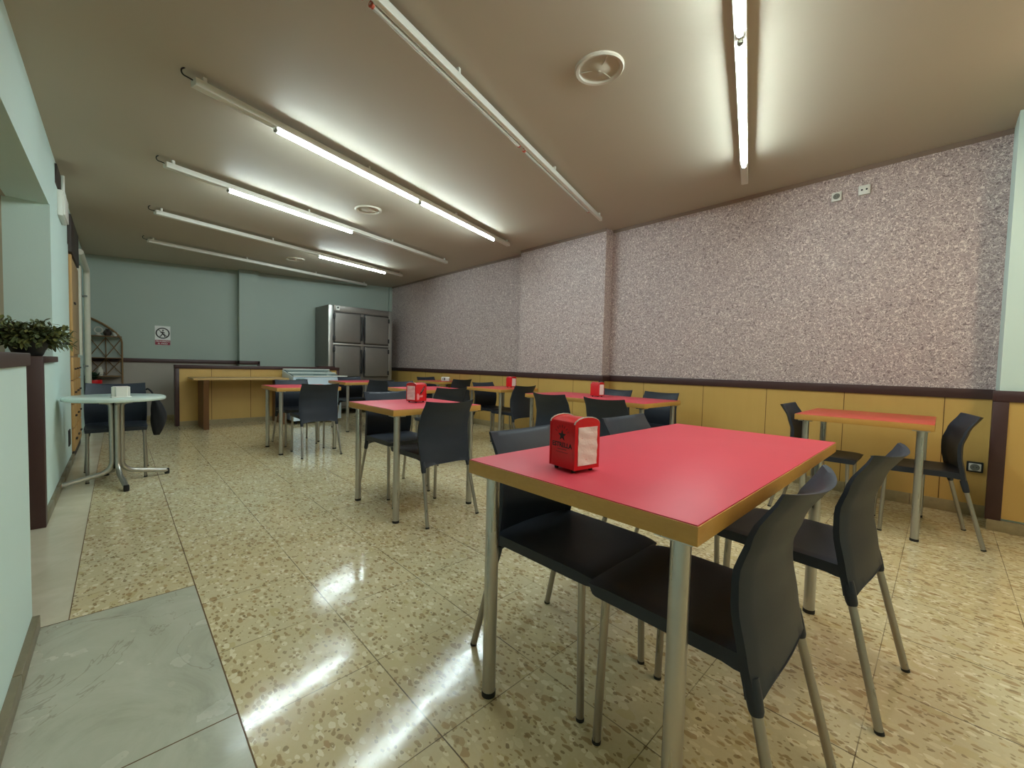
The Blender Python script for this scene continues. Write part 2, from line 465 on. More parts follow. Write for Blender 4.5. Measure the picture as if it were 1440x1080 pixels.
bm = bmesh.new(); add_box(bm, (XB - 0.004, -1.61, 0), (XB, 0.36, 0.97)); obj('wall_back_dado', bm, M['dado'], kind=ST)
bm = bmesh.new(); add_box(bm, (XF - 0.2, -4.9, 0), (XF, 3.2, 3.0))
obj('wall_front', bm, M['white_wall'], kind=ST)

# left side: beam, column, half walls, the niche behind them
bm = bmesh.new()
add_box(bm, (XF, YL, 2.13), (6.0, YL + 0.22, 2.9))
add_box(bm, (4.52, YL - 0.004, 0), (6.0, YL + 0.22, 2.131))
add_box(bm, (7.1, YL + 0.015, 0), (9.3, YL + 0.2, 2.9))
add_box(bm, (5.99, YL + 0.012, 2.06), (7.11, YL + 0.2, 2.9))
add_box(bm, (5.99, YL + 0.15, 0), (7.11, YL + 0.2, 2.1))
obj('wall_left', bm, M['white_wall'], kind=ST)
bm = bmesh.new()
add_box(bm, (4.52, YL + 0.22, 0), (4.7, 3.2, 2.131))
add_box(bm, (XF, 3.0, 0), (4.6, 3.2, 2.2))
obj('wall_niche', bm, M['niche'], kind=ST)
bm = bmesh.new(); add_box(bm, (XF, YL + 0.2, 2.128), (4.6, 3.2, 2.3))
obj('ceiling_niche', bm, M['ceiling'], kind=ST)
bm = bmesh.new()
add_box(bm, (XF, 0.245, 0), (2.33, 0.40, 1.00))
add_box(bm, (3.76, 0.345, 0), (4.53, 0.50, 0.99))
obj('wall_left_low', bm, M['white_wall'], kind=ST)
bm = bmesh.new()
add_box(bm, (XF, 0.235, 1.00), (2.345, 0.42, 1.047), 0.004)
add_box(bm, (2.30, 0.252, 0), (2.342, 0.40, 1.0), 0.004)
add_box(bm, (3.70, 0.325, 0), (3.77, 0.50, 1.033), 0.004)
add_box(bm, (3.74, 0.325, 0.992), (4.58, 0.52, 1.033), 0.004)
obj('trim_7', bm, M['trim'], kind=ST)
bm = bmesh.new()
skirt(XF, 2.33, 0.225, 0.055, 0.03); skirt(3.78, 6.0, 0.325, 0.06, 0.03)
obj('baseboard_left', bm, M['stone_dark'], kind=ST)

# ------------------------------------------------------------------ chairs
def chair_parts(root):
    def xc(t):      # rear surface of the back, middle line, t 0 bottom .. 1 top
        pts = [(0, -0.172), (0.2, -0.160), (0.42, -0.147), (0.58, -0.149), (0.78, -0.177), (1, -0.232)]
        for (a, x0), (b, x1) in zip(pts, pts[1:]):
            if t <= b:
                s = (t - a) / (b - a); s = s * s * (3 - 2 * s) * 0.5 + s * 0.5; return x0 + (x1 - x0) * s
        return pts[-1][1]
    def hw(t): return 0.196 + 0.010 * math.sin(PI * min(1, t * 1.1)) + 0.002 * t
    def conc(t): return 0.014 + 0.028 * t
    Z0, Z1 = 0.358, 0.806
    def back(u, v, front):
        y = (u * 2 - 1); t = v
        x = xc(t) + conc(t) * y * y
        z = Z0 + (Z1 - Z0) * t
        if t < 0.001: z += 0.026 * (1 - y ** 4)
        if t > 0.999: z -= 0.012 * (1 - y * y)
        e = abs(y)
        if front:
            lip = max(0, (e - 0.88) / 0.12) * 0.016 * (1 - t) ** 0.6
            return (x + 0.012 + lip, y * (hw(t) - 0.004 - (0.0 if e > 0.99 else 0)), z - 0.002 * t)
        if e > 0.99: x += 0.006
        return (x, y * hw(t), z)
    bm = bmesh.new()
    a = add_grid(bm, lambda u, v: back(u, v, False), 18, 18); b = add_grid(bm, lambda u, v: back(u, v, True), 18, 18)
    stitch(bm, a, b)
    for s in (-1, 1):      # moulded sockets that take the rear legs
        p, q = Vector((-0.235, s * 0.207, 0)), Vector((-0.132, s * 0.181, 0.42)); d = q - p
        add_tube(bm, [p + d * 0.80, p + d * 0.82, p + d * 0.9, p + d * 0.97], [0.0128, 0.0155, 0.017, 0.0165], 14)
    obj('backrest', bm, M['shell'], root, angle=50)
    def seat(u, v, top):
        y = (v * 2 - 1); xr = -0.151 + 0.018 * y * y; x = xr + (0.272 - xr) * u
        w = 0.1985 - 0.004 * u
        if u > 0.9: w -= 0.006 * ((u - 0.9) / 0.1) ** 2
        dish = 0.013 * (1 - y * y) * math.sin(PI * min(1, u * 1.05)) ** 0.7
        z = 0.455 - dish - (0.008 * ((u - 0.8) / 0.2) ** 2 if u > 0.8 else 0)
        e = abs(y)
        if e > 0.97: z -= 0.004
        if not top: return (x - (0.012 if u > 0.97 else 0), y * (w - 0.003), 0.416 - (0.004 if u < 0.1 else 0))
        return (x, y * w, z)
    bm = bmesh.new()
    a = add_grid(bm, lambda u, v: seat(u, v, True), 16, 16); b = add_grid(bm, lambda u, v: seat(u, v, False), 16, 16)
    stitch(bm, a, b); obj('seat', bm, M['shell'], root, angle=50)
    for (x, y, tx, ty, tz) in ((0.235, 0.178, 0.222, 0.174, 0.43), (0.235, -0.178, 0.222, -0.174, 0.43), (-0.235, 0.207, -0.132, 0.181, 0.42), (-0.235, -0.207, -0.132, -0.181, 0.42)):
        p, q = Vector((x, y, 0)), Vector((tx, ty, tz)); d = (q - p)
        bm = bmesh.new(); add_tube(bm, [p + d * 0.02, q], 0.0115, 12); l = obj('leg', bm, M['leg_steel'], root)
        bm = bmesh.new(); add_tube(bm, [p, p + d * 0.022], 0.0124, 12); obj('foot_cap', bm, M['black'], l)

CG = 'dark plastic chairs with steel legs at the tables'
chairs = [
    (0.385, -1.13, 0, 'charcoal chair nearest the camera, its back to us at the large red table'),
    (0.295, -1.815, -5, 'charcoal chair right of the nearest chair, angled back to us at the large red table'),
    (0.93, -1.155, 180, 'dark chair facing us behind the large red table, at the red napkin dispenser end'),
    (0.93, -1.86, 180, 'dark chair facing us behind the large red table, its back right of the red dispenser'),
    (2.455, -1.605, 2, 'blue-black chair with its back to us, at the square table with the picture dispenser'),
    (3.12, -1.66, 180, 'dark chair facing us beyond the square table with the picture dispenser'),
    (4.92, -1.615, 0, 'blue-black chair with its back to us, at the square table before the wooden desk'),
    (5.72, -1.64, 180, 'dark chair facing us beyond the square table before the wooden desk'),
    (5.85, -2.79, 0, 'dark chair with its back to us in front of the steel refrigerator'),
    (6.80, -2.84, 180, 'dark chair facing us at the table by the white freezer, furthest toward the refrigerator'),
    (3.80, -2.58, 0, 'dark chair with its back to us just behind the picture dispenser table'),
    (5.02, -2.83, 180, 'dark chair half hidden behind the picture napkin dispenser, facing us'),
    (6.00, -4.37, -2, 'dark chair by the wall with its back to us, before the white boxed table'),
    (6.85, -4.37, 180, 'dark chair beside the white napkin box, facing us at the farthest wall table'),
    (3.90, -3.80, 2, 'dark chair with its back to us at the wall table with the smaller red dispenser'),
    (4.52, -3.90, 180, 'dark chair facing us, left end of the wall table with the smaller red dispenser'),
    (2.51, -3.05, -90, 'dark chair, left of the two with backs to us at the long table'),
    (1.90, -3.03, -90, 'dark chair, right of the two with backs to us at the long table'),
    (2.68, -4.13, 90, 'blue-grey chair against the wall, right behind the red dispenser on the long table'),
    (2.13, -4.13, 90, 'blue-grey chair against the wall at the right end of the long table'),
    (0.05, -3.92, 10, 'dark chair seen from the side at the far right, by the wall socket'),
    (0.66, -3.88, 180, 'dark chair at the left end of the orange-red wall table on the right'),
    (5.02, 0.015, 180, 'dark chair behind the round pale table at the left wall'),
]
x, y, a, lab = chairs[0]
chair0 = thing('dining_chair', lab, 'chair', (x, y, 0), math.radians(a), CG); chair_parts(chair0)
for x, y, a, lab in chairs[1:]:
    dup(chair0, (x, y, 0), math.radians(a), lab)

# ------------------------------------------------------------------ tables
TG = 'red topped tables with steel legs'
def table(x0, x1, y0, y1, label, red='red', inset=0.055, lr=0.021):
    cx, cy = (x0 + x1) / 2, (y0 + y1) / 2; hx, hy = (x1 - x0) / 2, (y1 - y0) / 2
    t = thing('dining_table', label, 'table', (cx, cy, 0), 0, TG)
    box_obj('edge_band', (-hx, -hy, 0.708), (hx, hy, 0.7475), M['edge'], t, 0.002, label='pale wood edge')
    box_obj('tabletop', (-hx + 0.002, -hy + 0.002, 0.746), (hx - 0.002, hy - 0.002, 0.75), M[red], t, 0.001, label='red laminate top')
    for sx in (-1, 1):
        for sy in (-1, 1):
            px, py = sx * (hx - inset), sy * (hy - inset)
            bm = bmesh.new(); add_tube(bm, [(px, py, 0.014), (px, py, 0.7)], lr, 22)
            l = obj('leg', bm, M['steel'], t)
            bm = bmesh.new(); add_tube(bm, [(px, py, 0), (px, py, 0.016)], lr + 0.0012, 22); obj('foot_cap', bm, M['black'], l)
            bm = bmesh.new(); add_box(bm, (px - 0.04, py - 0.04, 0.7), (px + 0.04, py + 0.04, 0.708)); obj('mounting_plate', bm, M['steel'], l)
    return t
table(0.304, 1.005, -2.23, -0.784, 'large red rectangular table in the foreground, carrying the dispenser with the black star')
table(2.38, 3.08, -1.96, -1.25, 'small square red table in the middle, carrying the dispenser with the bottle picture')
table(4.98, 5.66, -1.93, -1.24, 'small square red table in front of the wooden desk, nothing on it')
table(6.10, 6.80, -3.13, -2.43, 'small red table before the refrigerator, right of the white freezer')
table(4.10, 4.78, -3.12, -2.43, 'small red table just behind the dispenser with the bottle picture')
table(6.02, 6.70, -4.655, -3.98, 'farthest small table in the corner, carrying the white napkin box', 'red2')
table(3.87, 4.57, -4.20, -3.50, 'small table at the wall, carrying a red dispenser, left of the long table', 'red2')
table(1.76, 3.20, -3.97, -3.265, 'long red table along the wainscot, with a red dispenser and two chairs per side')
table(0.02, 0.74, -4.36, -3.58, 'small orange-red table standing alone by the wall on the right', 'red2', 0.06)

# ------------------------------------------------------------------ napkin dispensers
def dispenser_parts(t, w=0.10, d=0.10, h=0.135, body='redmetal', ends=True):
    """body with a rounded top; napkin openings on the two faces along local Y"""
    z0 = 0.010; r = 0.018
    prof = []
    for k in range(9):
        a = PI * k / 8; prof.append((math.cos(a) * w / 2, z0 + h - r + math.sin(a) * r))
    poly = [(w / 2, z0), ] + prof + [(-w / 2, z0)]
    bm = bmesh.new(); add_prism(bm, poly, 1, -d / 2 + 0.004, d / 2 - 0.004)
    obj('body', bm, M[body], t, angle=30)
    for s in (-1, 1):
        bm = bmesh.new()
        big = [(x * 1.03, z0 + (z - z0) * 1.012) for x, z in poly]
        add_prism(bm, big, 1, s * d / 2 - 0.004, s * d / 2 + 0.002)
        f = obj('end_frame', bm, M['redmetal'] if body == 'redmetal' else M['white'], t)
        bm = bmesh.new()
        pts = [(x * 1.035, s * d / 2 - 0.001, z0 + (z - z0) * 1.016) for x, z in prof]
        add_tube(bm, pts, 0.0022, 8); obj('rim', bm, M['chrome'], f, label='bright metal rim')
        bm = bmesh.new()
        def nap(u, v):
            x = (u - 0.5) * w * 0.78; z = z0 + 0.012 + v * (h - 0.036)
            b = 0.0014 * math.sin(u * 9 + v * 4) * math.sin(v * 11) + 0.001 * math.sin(v * 23 + u * 3)
            return (x, s * (d / 2 + 0.0062 + b), z)
        a = add_grid(bm, nap, 12, 14); b = add_grid(bm, lambda u, v: ((u - 0.5) * w * 0.78, s * (d / 2), z0 + 0.012 + v * (h - 0.036)), 12, 14)
        stitch(bm, a, b); obj('napkins', bm, M['napkin'], t)
    for sx in (-1, 1):
        for sy in (-1, 1):
            bm = bmesh.new(); add_lathe(bm, [(0, 0), (0.006, 0), (0.007, 0.008), (0.005, 0.012), (0, 0.012)], 12, (sx * (w / 2 - 0.014), sy * (d / 2 - 0.014), 0)); obj('foot', bm, M['black'], t)

def star(bm, r, mat4, depth=0.0006):
    t = bmesh.new(); n = 10
    pts = [((r if k % 2 == 0 else r * 0.42) * math.sin(PI * k / 5), (r if k % 2 == 0 else r * 0.42) * math.cos(PI * k / 5)) for k in range(n)]
    add_prism(t, pts, 2, 0, depth); join(bm, t, 0, mat4)

DG = 'napkin dispensers on the tables'
d1 = thing('napkin_dispenser', 'red napkin dispenser with a black star on the large foreground table', 'napkin dispenser', (0.728, -0.950, 0.75), math.radians(-98), DG)
dispenser_parts(d1, 0.094, 0.098, 0.142)
# the broad sides of the body face local +/-X; lettering sits on -X side, which looks at the camera, reads toward -Y
fm = lambda z, y=0.0: face_mat((-0.0472, y, z), (0, -1, 0), (0, 0, 1))
bm = bmesh.new(); star(bm, 0.0165, fm(0.100)); obj('star_emblem', bm, M['print_black'], d1, label='black star')
obj('lettering', text_bm('ESTRELLA', 0.0185, fm(0.073), 0.0005), M['print_black'], d1, label='black lettering')
bm = bmesh.new()
for k in range(7):
    a = math.radians(-60 + 20 * k)
    p = Vector((-0.0472, -math.sin(a) * 0.024, 0.098 + math.cos(a) * 0.024)); q = Vector((-0.0472, -math.sin(a) * 0.032, 0.098 + math.cos(a) * 0.032))
    add_tube(bm, [p, q], 0.0011, 6)
add_box(bm, (-0.0476, -0.018, 0.0600), (-0.0468, 0.018, 0.0622)); add_box(bm, (-0.0476, -0.024, 0.0520), (-0.0468, 0.024, 0.0532))
obj('faint_print', bm, M['print_dark'], d1, label='faint dark red print')

d2 = thing('napkin_dispenser', 'red and white napkin dispenser with a bottle picture on the middle square table', 'napkin dispenser', (2.80, -1.66, 0.75), math.radians(14), DG)
dispenser_parts(d2, 0.10, 0.105, 0.14)
f2 = lambda z, y=0.0: face_mat((-0.0504, y, z), (0, -1, 0), (0, 0, 1))
bm = bmesh.new()
def slant(b, pts, dx):
    t = bmesh.new(); add_prism(t, pts, 2, 0, 0.0008); join(b, t, 0, face_mat((-0.0504 - dx, 0, 0.08), (0, -1, 0), (0, 0, 1)))
slant(bm, [(-0.012, -0.012), (-0.004, -0.020), (0.028, 0.016), (0.040, 0.040), (0.034, 0.046), (0.012, 0.022)], 0)
obj('bottle_picture', bm, M['gasket'], d2, label='dark bottle picture')
bm = bmesh.new(); slant(bm, [(-0.002, 0.004), (0.003, -0.001), (0.031, 0.030), (0.028, 0.036)], 0.0004); obj('bottle_highlight', bm, M['grey'], d2, label='grey streak of the bottle')
bm = bmesh.new(); slant(bm, [(-0.042, -0.058), (-0.022, -0.058), (-0.014, -0.03), (-0.034, -0.006), (-0.044, -0.02)], 0); slant(bm, [(-0.012, -0.04), (0.016, -0.04), (0.018, -0.022), (-0.012, -0.026)], 0)
obj('glass_picture', bm, M['print_pink'], d2, label='pale pink picture')
d3 = dup(d1, (4.22, -4.02, 0.75), math.radians(-88), 'smaller looking red dispenser on the wall table left of the long table')
d4 = dup(d1, (2.50, -3.63, 0.75), math.radians(-90), 'plain red napkin dispenser on the long table by the wainscot')
for dd in (d3, d4):
    for ch in list(dd.children):
        if ch.name.split('.')[0] in ('star_emblem', 'lettering', 'faint_print'): bpy.data.objects.remove(ch)
d5 = thing('napkin_box', 'white napkin box with dark print on the farthest corner table', 'napkin box', (6.30, -4.34, 0.75), math.radians(-45))
box_obj('body', (-0.05, -0.075, 0), (0.05, 0.075, 0.075), M['white'], d5, 0.01)
bm = bmesh.new()
add_box(bm, (-0.0508, 0.000, 0.018), (-0.0495, 0.022, 0.060)); add_box(bm, (-0.0508, 0.036, 0.026), (-0.0495, 0.046, 0.056))
obj('dark_print', bm, M['print_black'], d5)

# ------------------------------------------------------------------ round table by the left wall
rt = thing('round_table', 'round pale table on a four-armed steel foot by the left wall', 'table', (4.70, 0.015, 0))
bm = bmesh.new(); add_lathe(bm, [(0, 0.685), (0.300, 0.685), (0.312, 0.690), (0.316, 0.702), (0.312, 0.714), (0.300, 0.72), (0, 0.72)], 56); obj('tabletop', bm, M['marble_top'], rt)
for ang, ln in ((98, 0.34), (-72, 0.34), (188, 0.36), (12, 0.34)):
    a = math.radians(ang); c, s = math.cos(a), math.sin(a)
    bm = bmesh.new()
    add_tube(bm, bend([(c * 0.10, s * 0.10, 0.675), (c * 0.032, s * 0.032, 0.665), (c * 0.028, s * 0.028, 0.10), (c * ln, s * ln, 0.032)], 0.09, 8), 0.0185, 14)
    l = obj('foot_arm', bm, M['chrome'], rt)
    bm = bmesh.new(); add_lathe(bm, [(0, 0), (0.017, 0), (0.019, 0.02), (0.017, 0.048), (0, 0.05)], 14, (c * ln, s * ln, 0)); obj('foot_cap', bm, M['black'], l)
bm = bmesh.new(); add_tube(bm, [(0, 0, 0.12), (0, 0, 0.68)], 0.022, 14); obj('centre_post', bm, M['black'], rt)
bm = bmesh.new(); add_box(bm, (-0.11, -0.11, 0.676), (0.11, 0.11, 0.685)); obj('mounting_plate', bm, M['black'], rt)

nb = thing('napkin_holder', 'white napkin holder standing on the round pale table', 'napkin holder', (4.52, -0.012, 0.72), math.radians(8))
bm = bmesh.new()
t = bmesh.new(); bmesh.ops.create_cube(t, size=1)
for v in t.verts: v.co = Vector((v.co.x * 0.07, v.co.y * 0.108, 0.008 + (v.co.z + 0.5) * 0.076))
bmesh.ops.bevel(t, geom=[e for e in t.edges if abs((e.verts[0].co - e.verts[1].co).z) > 0.05], offset=0.022, segments=5, affect='EDGES'); join(bm, t)
obj('body', bm, M['white'], nb)
box_obj('base', (-0.040, -0.059, 0), (0.040, 0.059, 0.009), M['white'], nb, 0.003)
bm = bmesh.new(); add_box(bm, (-0.026, -0.045, 0.083), (0.026, 0.045, 0.088), 0.002); obj('napkins', bm, M['napkin'], nb)

# black bag hanging from the chair at the round table
bm = bmesh.new()
bagp = []
def bagf(u, v):
    a = 2 * PI * u; z = 0.33 + 0.36 * v
    wx = (0.008 + 0.05 * math.sin(PI * min(1, (1 - v) * 0.95 + 0.05)) ** 0.8)
    wy = 0.006 + 0.050 * math.sin(PI * min(1, (1 - v) * 0.9 + 0.02)) ** 0.9
    cy = -0.215 - 0.018 * math.sin(PI * (1 - v)) + 0.012 * v
    f = 1 + 0.10 * math.sin(5 * a + v * 6)
    return (5.0 + math.cos(a) * wx * f, cy - 0.036 + math.sin(a) * wy * f, z)
g = [[bm.verts.new(bagf(i / 20, j / 16)) for j in range(17)] for i in range(20)]
for i in range(20):
    for j in range(16): bm.faces.new((g[i][j], g[(i + 1) % 20][j], g[(i + 1) % 20][j + 1], g[i][j + 1]))
bm.faces.new([g[i][0] for i in range(20)][::-1]); bm.faces.new([g[i][16] for i in range(20)])
bag = thing('cloth_bag', 'black cloth bag hanging beside the chair at the round table', 'bag', (5.0, -0.22, 0.33))
obj('bag_body', bm, M['cloth'], bag, world=True, angle=85)
bm = bmesh.new(); add_tube(bm, bend([(5.0, -0.238, 0.685), (5.06, -0.22, 0.73), (5.14, -0.195, 0.755), (5.20, -0.19, 0.74)], 0.05), 0.007, 8); obj('strap', bm, M['cloth'], bag, world=True)

# ------------------------------------------------------------------ back of the room
ct = thing('partition_counter', 'low ochre panelled partition with a dark frame before the back wall', 'counter', (8.17, -1.85, 0))
bm = bmesh.new(); add_box(bm, (8.11, -3.06, 0.0), (8.25, -0.66, 0.895)); obj('panel', bm, M['yellow'], ct, world=True)
bm = bmesh.new(); add_box(bm, (8.085, -3.10, 0.89), (8.28, -0.62, 0.945), 0.004); obj('top_cap', bm, M['trim'], ct, world=True)
bm = bmesh.new(); add_box(bm, (8.095, -0.675, 0), (8.27, -0.622, 0.89), 0.004); obj('end_post', bm, M['trim'], ct, world=True)
bm = bmesh.new(); add_box(bm, (8.095, -3.10, 0), (8.27, -3.05, 0.89), 0.004); obj('end_post', bm, M['trim'], ct, world=True)
bm = bmesh.new()
for y in (-1.08, -1.62, -2.16, -2.7): add_box(bm, (8.1085, y - 0.003, 0.06), (8.112, y + 0.003, 0.89))
obj('seam', bm, M['seam'], ct, world=True)
bm = bmesh.new(); add_box(bm, (8.098, -3.05, 0), (8.112, -0.675, 0.07)); obj('kickboard', bm, M['stone'], ct, world=True)
bx = box_obj('dark_board', (8.10, -3.02, 0.945), (8.27, -2.72, 0.965), M['trim'], bev=0.003)
tag(bx, 'short dark board lying on the right end of the ochre partition', 'board')

dk = thing('wooden_desk', 'wooden desk with slab sides standing before the ochre partition', 'desk', (7.74, -1.42, 0))
bm = bmesh.new(); add_box(bm, (7.42, -2.03, 0.735), (8.07, -0.775, 0.765), 0.004); obj('desk_top', bm, M['desk_top'], dk, world=True)
for y in (-0.93, -1.97):
    bm = bmesh.new(); add_prism(bm, [(7.47, 0), (8.05, 0), (8.05, 0.735), (7.44, 0.735), (7.44, 0.68), (7.47, 0.62)], 1, y - 0.033, y + 0.033); obj('side_panel', bm, M['desk_leg'], dk, world=True)

fz = thing('chest_freezer', 'white chest freezer with slanted glass lids right of the wooden desk', 'freezer', (7.6, -2.42, 0))
Y0, Y1 = -2.84, -2.06
bm = bmesh.new(); add_prism(bm, [(7.32, 0.06), (7.95, 0.06), (7.95, 0.885), (7.36, 0.785), (7.32, 0.785)], 1, Y0, Y1); obj('cabinet', bm, M['freezer'], fz, world=True)
bm = bmesh.new(); add_prism(bm, [(7.345, 0.788), (7.94, 0.888), (7.94, 0.902), (7.345, 0.802)], 1, Y0 + 0.02, Y1 - 0.02); obj('glass_lid', bm, M['glass_lid'], fz, world=True)
for x, z, h, y0, y1 in ((7.32, 0.790, 0.018, Y0 - 0.10, Y1 + 0.0), (7.60, 0.842, 0.016, Y0, Y1), (7.90, 0.896, 0.016, Y0, Y1)):
    bm = bmesh.new(); add_box(bm, (x - 0.018, y0, z), (x + 0.018, y1, z + h), 0.003); obj('lid_rail', bm, M['white'], fz, world=True)
bm = bmesh.new(); add_tube(bm, [(7.312, -2.10, 0.745), (7.304, -2.14, 0.752), (7.304, -2.21, 0.752), (7.312, -2.25, 0.745)], 0.011, 10); obj('handle', bm, M['glass_lid'], fz, world=True)
for x in (7.38, 7.88):
    for y in (Y0 + 0.06, Y1 - 0.06):
        bm = bmesh.new(); add_lathe(bm, [(0, 0), (0.02, 0), (0.022, 0.03), (0.018, 0.062), (0, 0.062)], 14, (x, y, 0)); obj('foot', bm, M['black'], fz, world=True)

fr = thing('upright_refrigerator', 'tall steel four-door refrigerator in the back right corner', 'refrigerator', (8.66, -3.64, 0))
FY0, FY1, FX, FZ = -4.31, -2.97, 8.32, 2.17
bm = bmesh.new(); add_box(bm, (FX, FY0, 0.12), (9.06, FY1, FZ), 0.008); obj('cabinet', bm, M['fridge'], fr, world=True)
for y0, y1 in ((FY1 - 0.10, FY1), (FY0, FY0 + 0.09)):
    bm = bmesh.new(); add_box(bm, (FX - 0.006, y0, 0.14), (FX + 0.02, y1, FZ - 0.01), 0.003); obj('front_trim', bm, M['fridge_trim'], fr, world=True)
bm = bmesh.new(); add_box(bm, (FX - 0.02, FY0 + 0.09, 2.05), (FX + 0.02, FY1 - 0.10, FZ - 0.005), 0.004); obj('top_panel', bm, M['fridge'], fr, world=True)
bm = bmesh.new(); add_box(bm, (FX - 0.012, FY0 + 0.06, 1.39), (FX + 0.02, FY1 - 0.09, 1.425), 0.003); obj('cross_rail', bm, M['fridge_trim'], fr, world=True)
bm = bmesh.new(); add_box(bm, (FX - 0.026, FY1 - 0.205, 2.07), (FX, FY1 - 0.135, 2.15), 0.004); dl = obj('thermostat', bm, M['white'], fr, world=True)
bm = bmesh.new(); add_tube(bm, [(FX - 0.031, FY1 - 0.17, 2.122), (FX - 0.024, FY1 - 0.17, 2.122)], 0.018, 16); obj('dial', bm, M['black'], dl, world=True)
for (y1, y0), hs in (((-3.075, -3.60), -1), ((-3.69, -4.215), 1)):
    for z0, z1 in ((1.44, 2.03), (0.76, 1.375)):
        bm = bmesh.new(); add_box(bm, (FX - 0.040, y0, z0), (FX - 0.004, y1, z1), 0.025, 4); dr = obj('door', bm, M['fridge'], fr, world=True)
        bm = bmesh.new(); add_box(bm, (FX - 0.012, y0 - 0.010, z0 - 0.012), (FX + 0.002, y1 + 0.012, z1 + 0.010), 0.004); obj('gasket', bm, M['gasket'], dr, world=True)
        yy = (y0 + 0.0) if hs < 0 else (y1 - 0.0)
        zc = (z0 + z1) / 2
        sgn = -1 if hs < 0 else 1
        bm = bmesh.new()
        pts = [(FX - 0.05, yy + sgn * 0.012, zc + 0.24), (FX - 0.07, yy + sgn * 0.018, zc + 0.12), (FX - 0.075, yy + sgn * 0.026, zc), (FX - 0.07, yy + sgn * 0.018, zc - 0.12), (FX - 0.05, yy + sgn * 0.012, zc - 0.24)]
        add_tube(bm, bend(pts, 0.05), 0.017, 10); obj('handle', bm, M['gasket'], dr, world=True)
        yh = y1 if hs < 0 else y0
        for zz in (z0 + 0.08, z1 - 0.08):
            bm = bmesh.new(); add_box(bm, (FX - 0.045, yh - 0.016, zz - 0.045), (FX - 0.005, yh + 0.022, zz + 0.045), 0.008); obj('hinge', bm, M['gasket'], dr, world=True)
for z0, z1 in ((0.16, 0.70),):
    for y1, y0 in ((-3.075, -3.60), (-3.69, -4.215)):
        bm = bmesh.new(); add_box(bm, (FX - 0.035, y0, z0), (FX - 0.004, y1, z1), 0.02, 3); obj('lower_panel', bm, M['fridge'], fr, world=True)
for x in (8.4, 8.98):
    for y in (FY0 + 0.08, FY1 - 0.08):
        bm = bmesh.new(); add_tube(bm, [(x, y, 0), (x, y, 0.125)], 0.022, 14); obj('foot', bm, M['steel'], fr, world=True)

# sign on the back wall
sg = thing('prohibition_sign', 'white and red prohibition sign with a walking figure on the back wall', 'sign', (9.097, -0.545, 1.25))
bm = bmesh.new(); add_box(bm, (9.092, -0.645, 1.26), (9.10, -0.445, 1.58)); obj('plate', bm, M['signwhite'], sg, world=True)
bm = bmesh.new(); add_box(bm, (9.0905, -0.643, 1.262), (9.093, -0.447, 1.345)); obj('red_strip', bm, M['signred'], sg, world=True)
sm = lambda y, z: face_mat((9.0915, y, z), (0, -1, 0), (0, 0, 1))
bm = bmesh.new()
ring = [(9.0905, -0.545 + 0.083 * math.cos(2 * PI * k / 36), 1.46 + 0.083 * math.sin(2 * PI * k / 36)) for k in range(37)]
add_tube(bm, ring, 0.0085, 6, cap=False); obj('ring', bm, M['print_black'], sg, world=True)
def sg_lines(segs, r):
    b = bmesh.new()
    for p, q in segs: add_tube(b, [(9.0908, -0.545 - p[0], 1.46 + p[1]), (9.0908, -0.545 - q[0], 1.46 + q[1])], r, 6)
    return b
b = sg_lines([((0.0, 0.022), (-0.004, -0.012)), ((-0.004, -0.012), (0.022, -0.035)), ((0.022, -0.035), (0.030, -0.062)), ((-0.004, -0.012), (-0.018, -0.040)), ((-0.018, -0.040), (-0.038, -0.060)), ((0.0, 0.022), (0.026, 0.002)), ((0.0, 0.022), (-0.028, 0.004))], 0.0075)
add_lathe(b, [(0, -0.013), (0.011, -0.006), (0.013, 0), (0.011, 0.006), (0, 0.013)], 12, (9.0908, -0.549, 1.507))
obj('walking_figure', b, M['print_black'], sg, world=True)
obj('slash', sg_lines([((-0.056, 0.056), (0.056, -0.056))], 0.0055), M['print_black'], sg, world=True)
obj('lettering', text_bm('PROHIBIDO', 0.034, face_mat((9.0902, -0.545, 1.322), (0, -1, 0), (0, 0, 1)), 0.0004), M['signwhite'], sg, world=True)
obj('lettering', text_bm('EL PASO', 0.034, face_mat((9.0902, -0.545, 1.284), (0, -1, 0), (0, 0, 1)), 0.0004), M['signwhite'], sg, world=True)

# bamboo corner stand with its ornaments
et = thing('bamboo_shelf', 'bamboo corner shelf with crossed rods against the back wall', 'shelf', (8.95, 0.13, 0))
EX0, EX1, EY0, EY1 = 8.80, 9.06, -0.045, 0.32
for x in (EX0, EX1):
    bm = bmesh.new()
    arc = [(x, EY0, 0), (x, EY0, 1.27)] + [(x, EY0 + 0.365 * (1 - math.cos(a)), 1.27 + 0.36 * math.sin(a) * 0.55 + 0.16 * (1 - math.cos(a))) for a in [PI / 2 * k / 8 for k in range(1, 9)]]
    add_tube(bm, arc, 0.011, 10); obj('curved_upright', bm, M['bamboo'], et, world=True)
    bm = bmesh.new(); add_tube(bm, [(x, EY1, 0), (x, EY1, 1.62)], 0.011, 10); obj('upright', bm, M['bamboo'], et, world=True)
for z in (0.12, 0.55, 0.75, 1.03, 1.36):
    bm = bmesh.new(); add_box(bm, (EX0 - 0.008, EY0, z - 0.012), (EX1 + 0.008, EY1, z), 0.003); obj('shelf_board', bm, M['bamboo'], et, world=True)
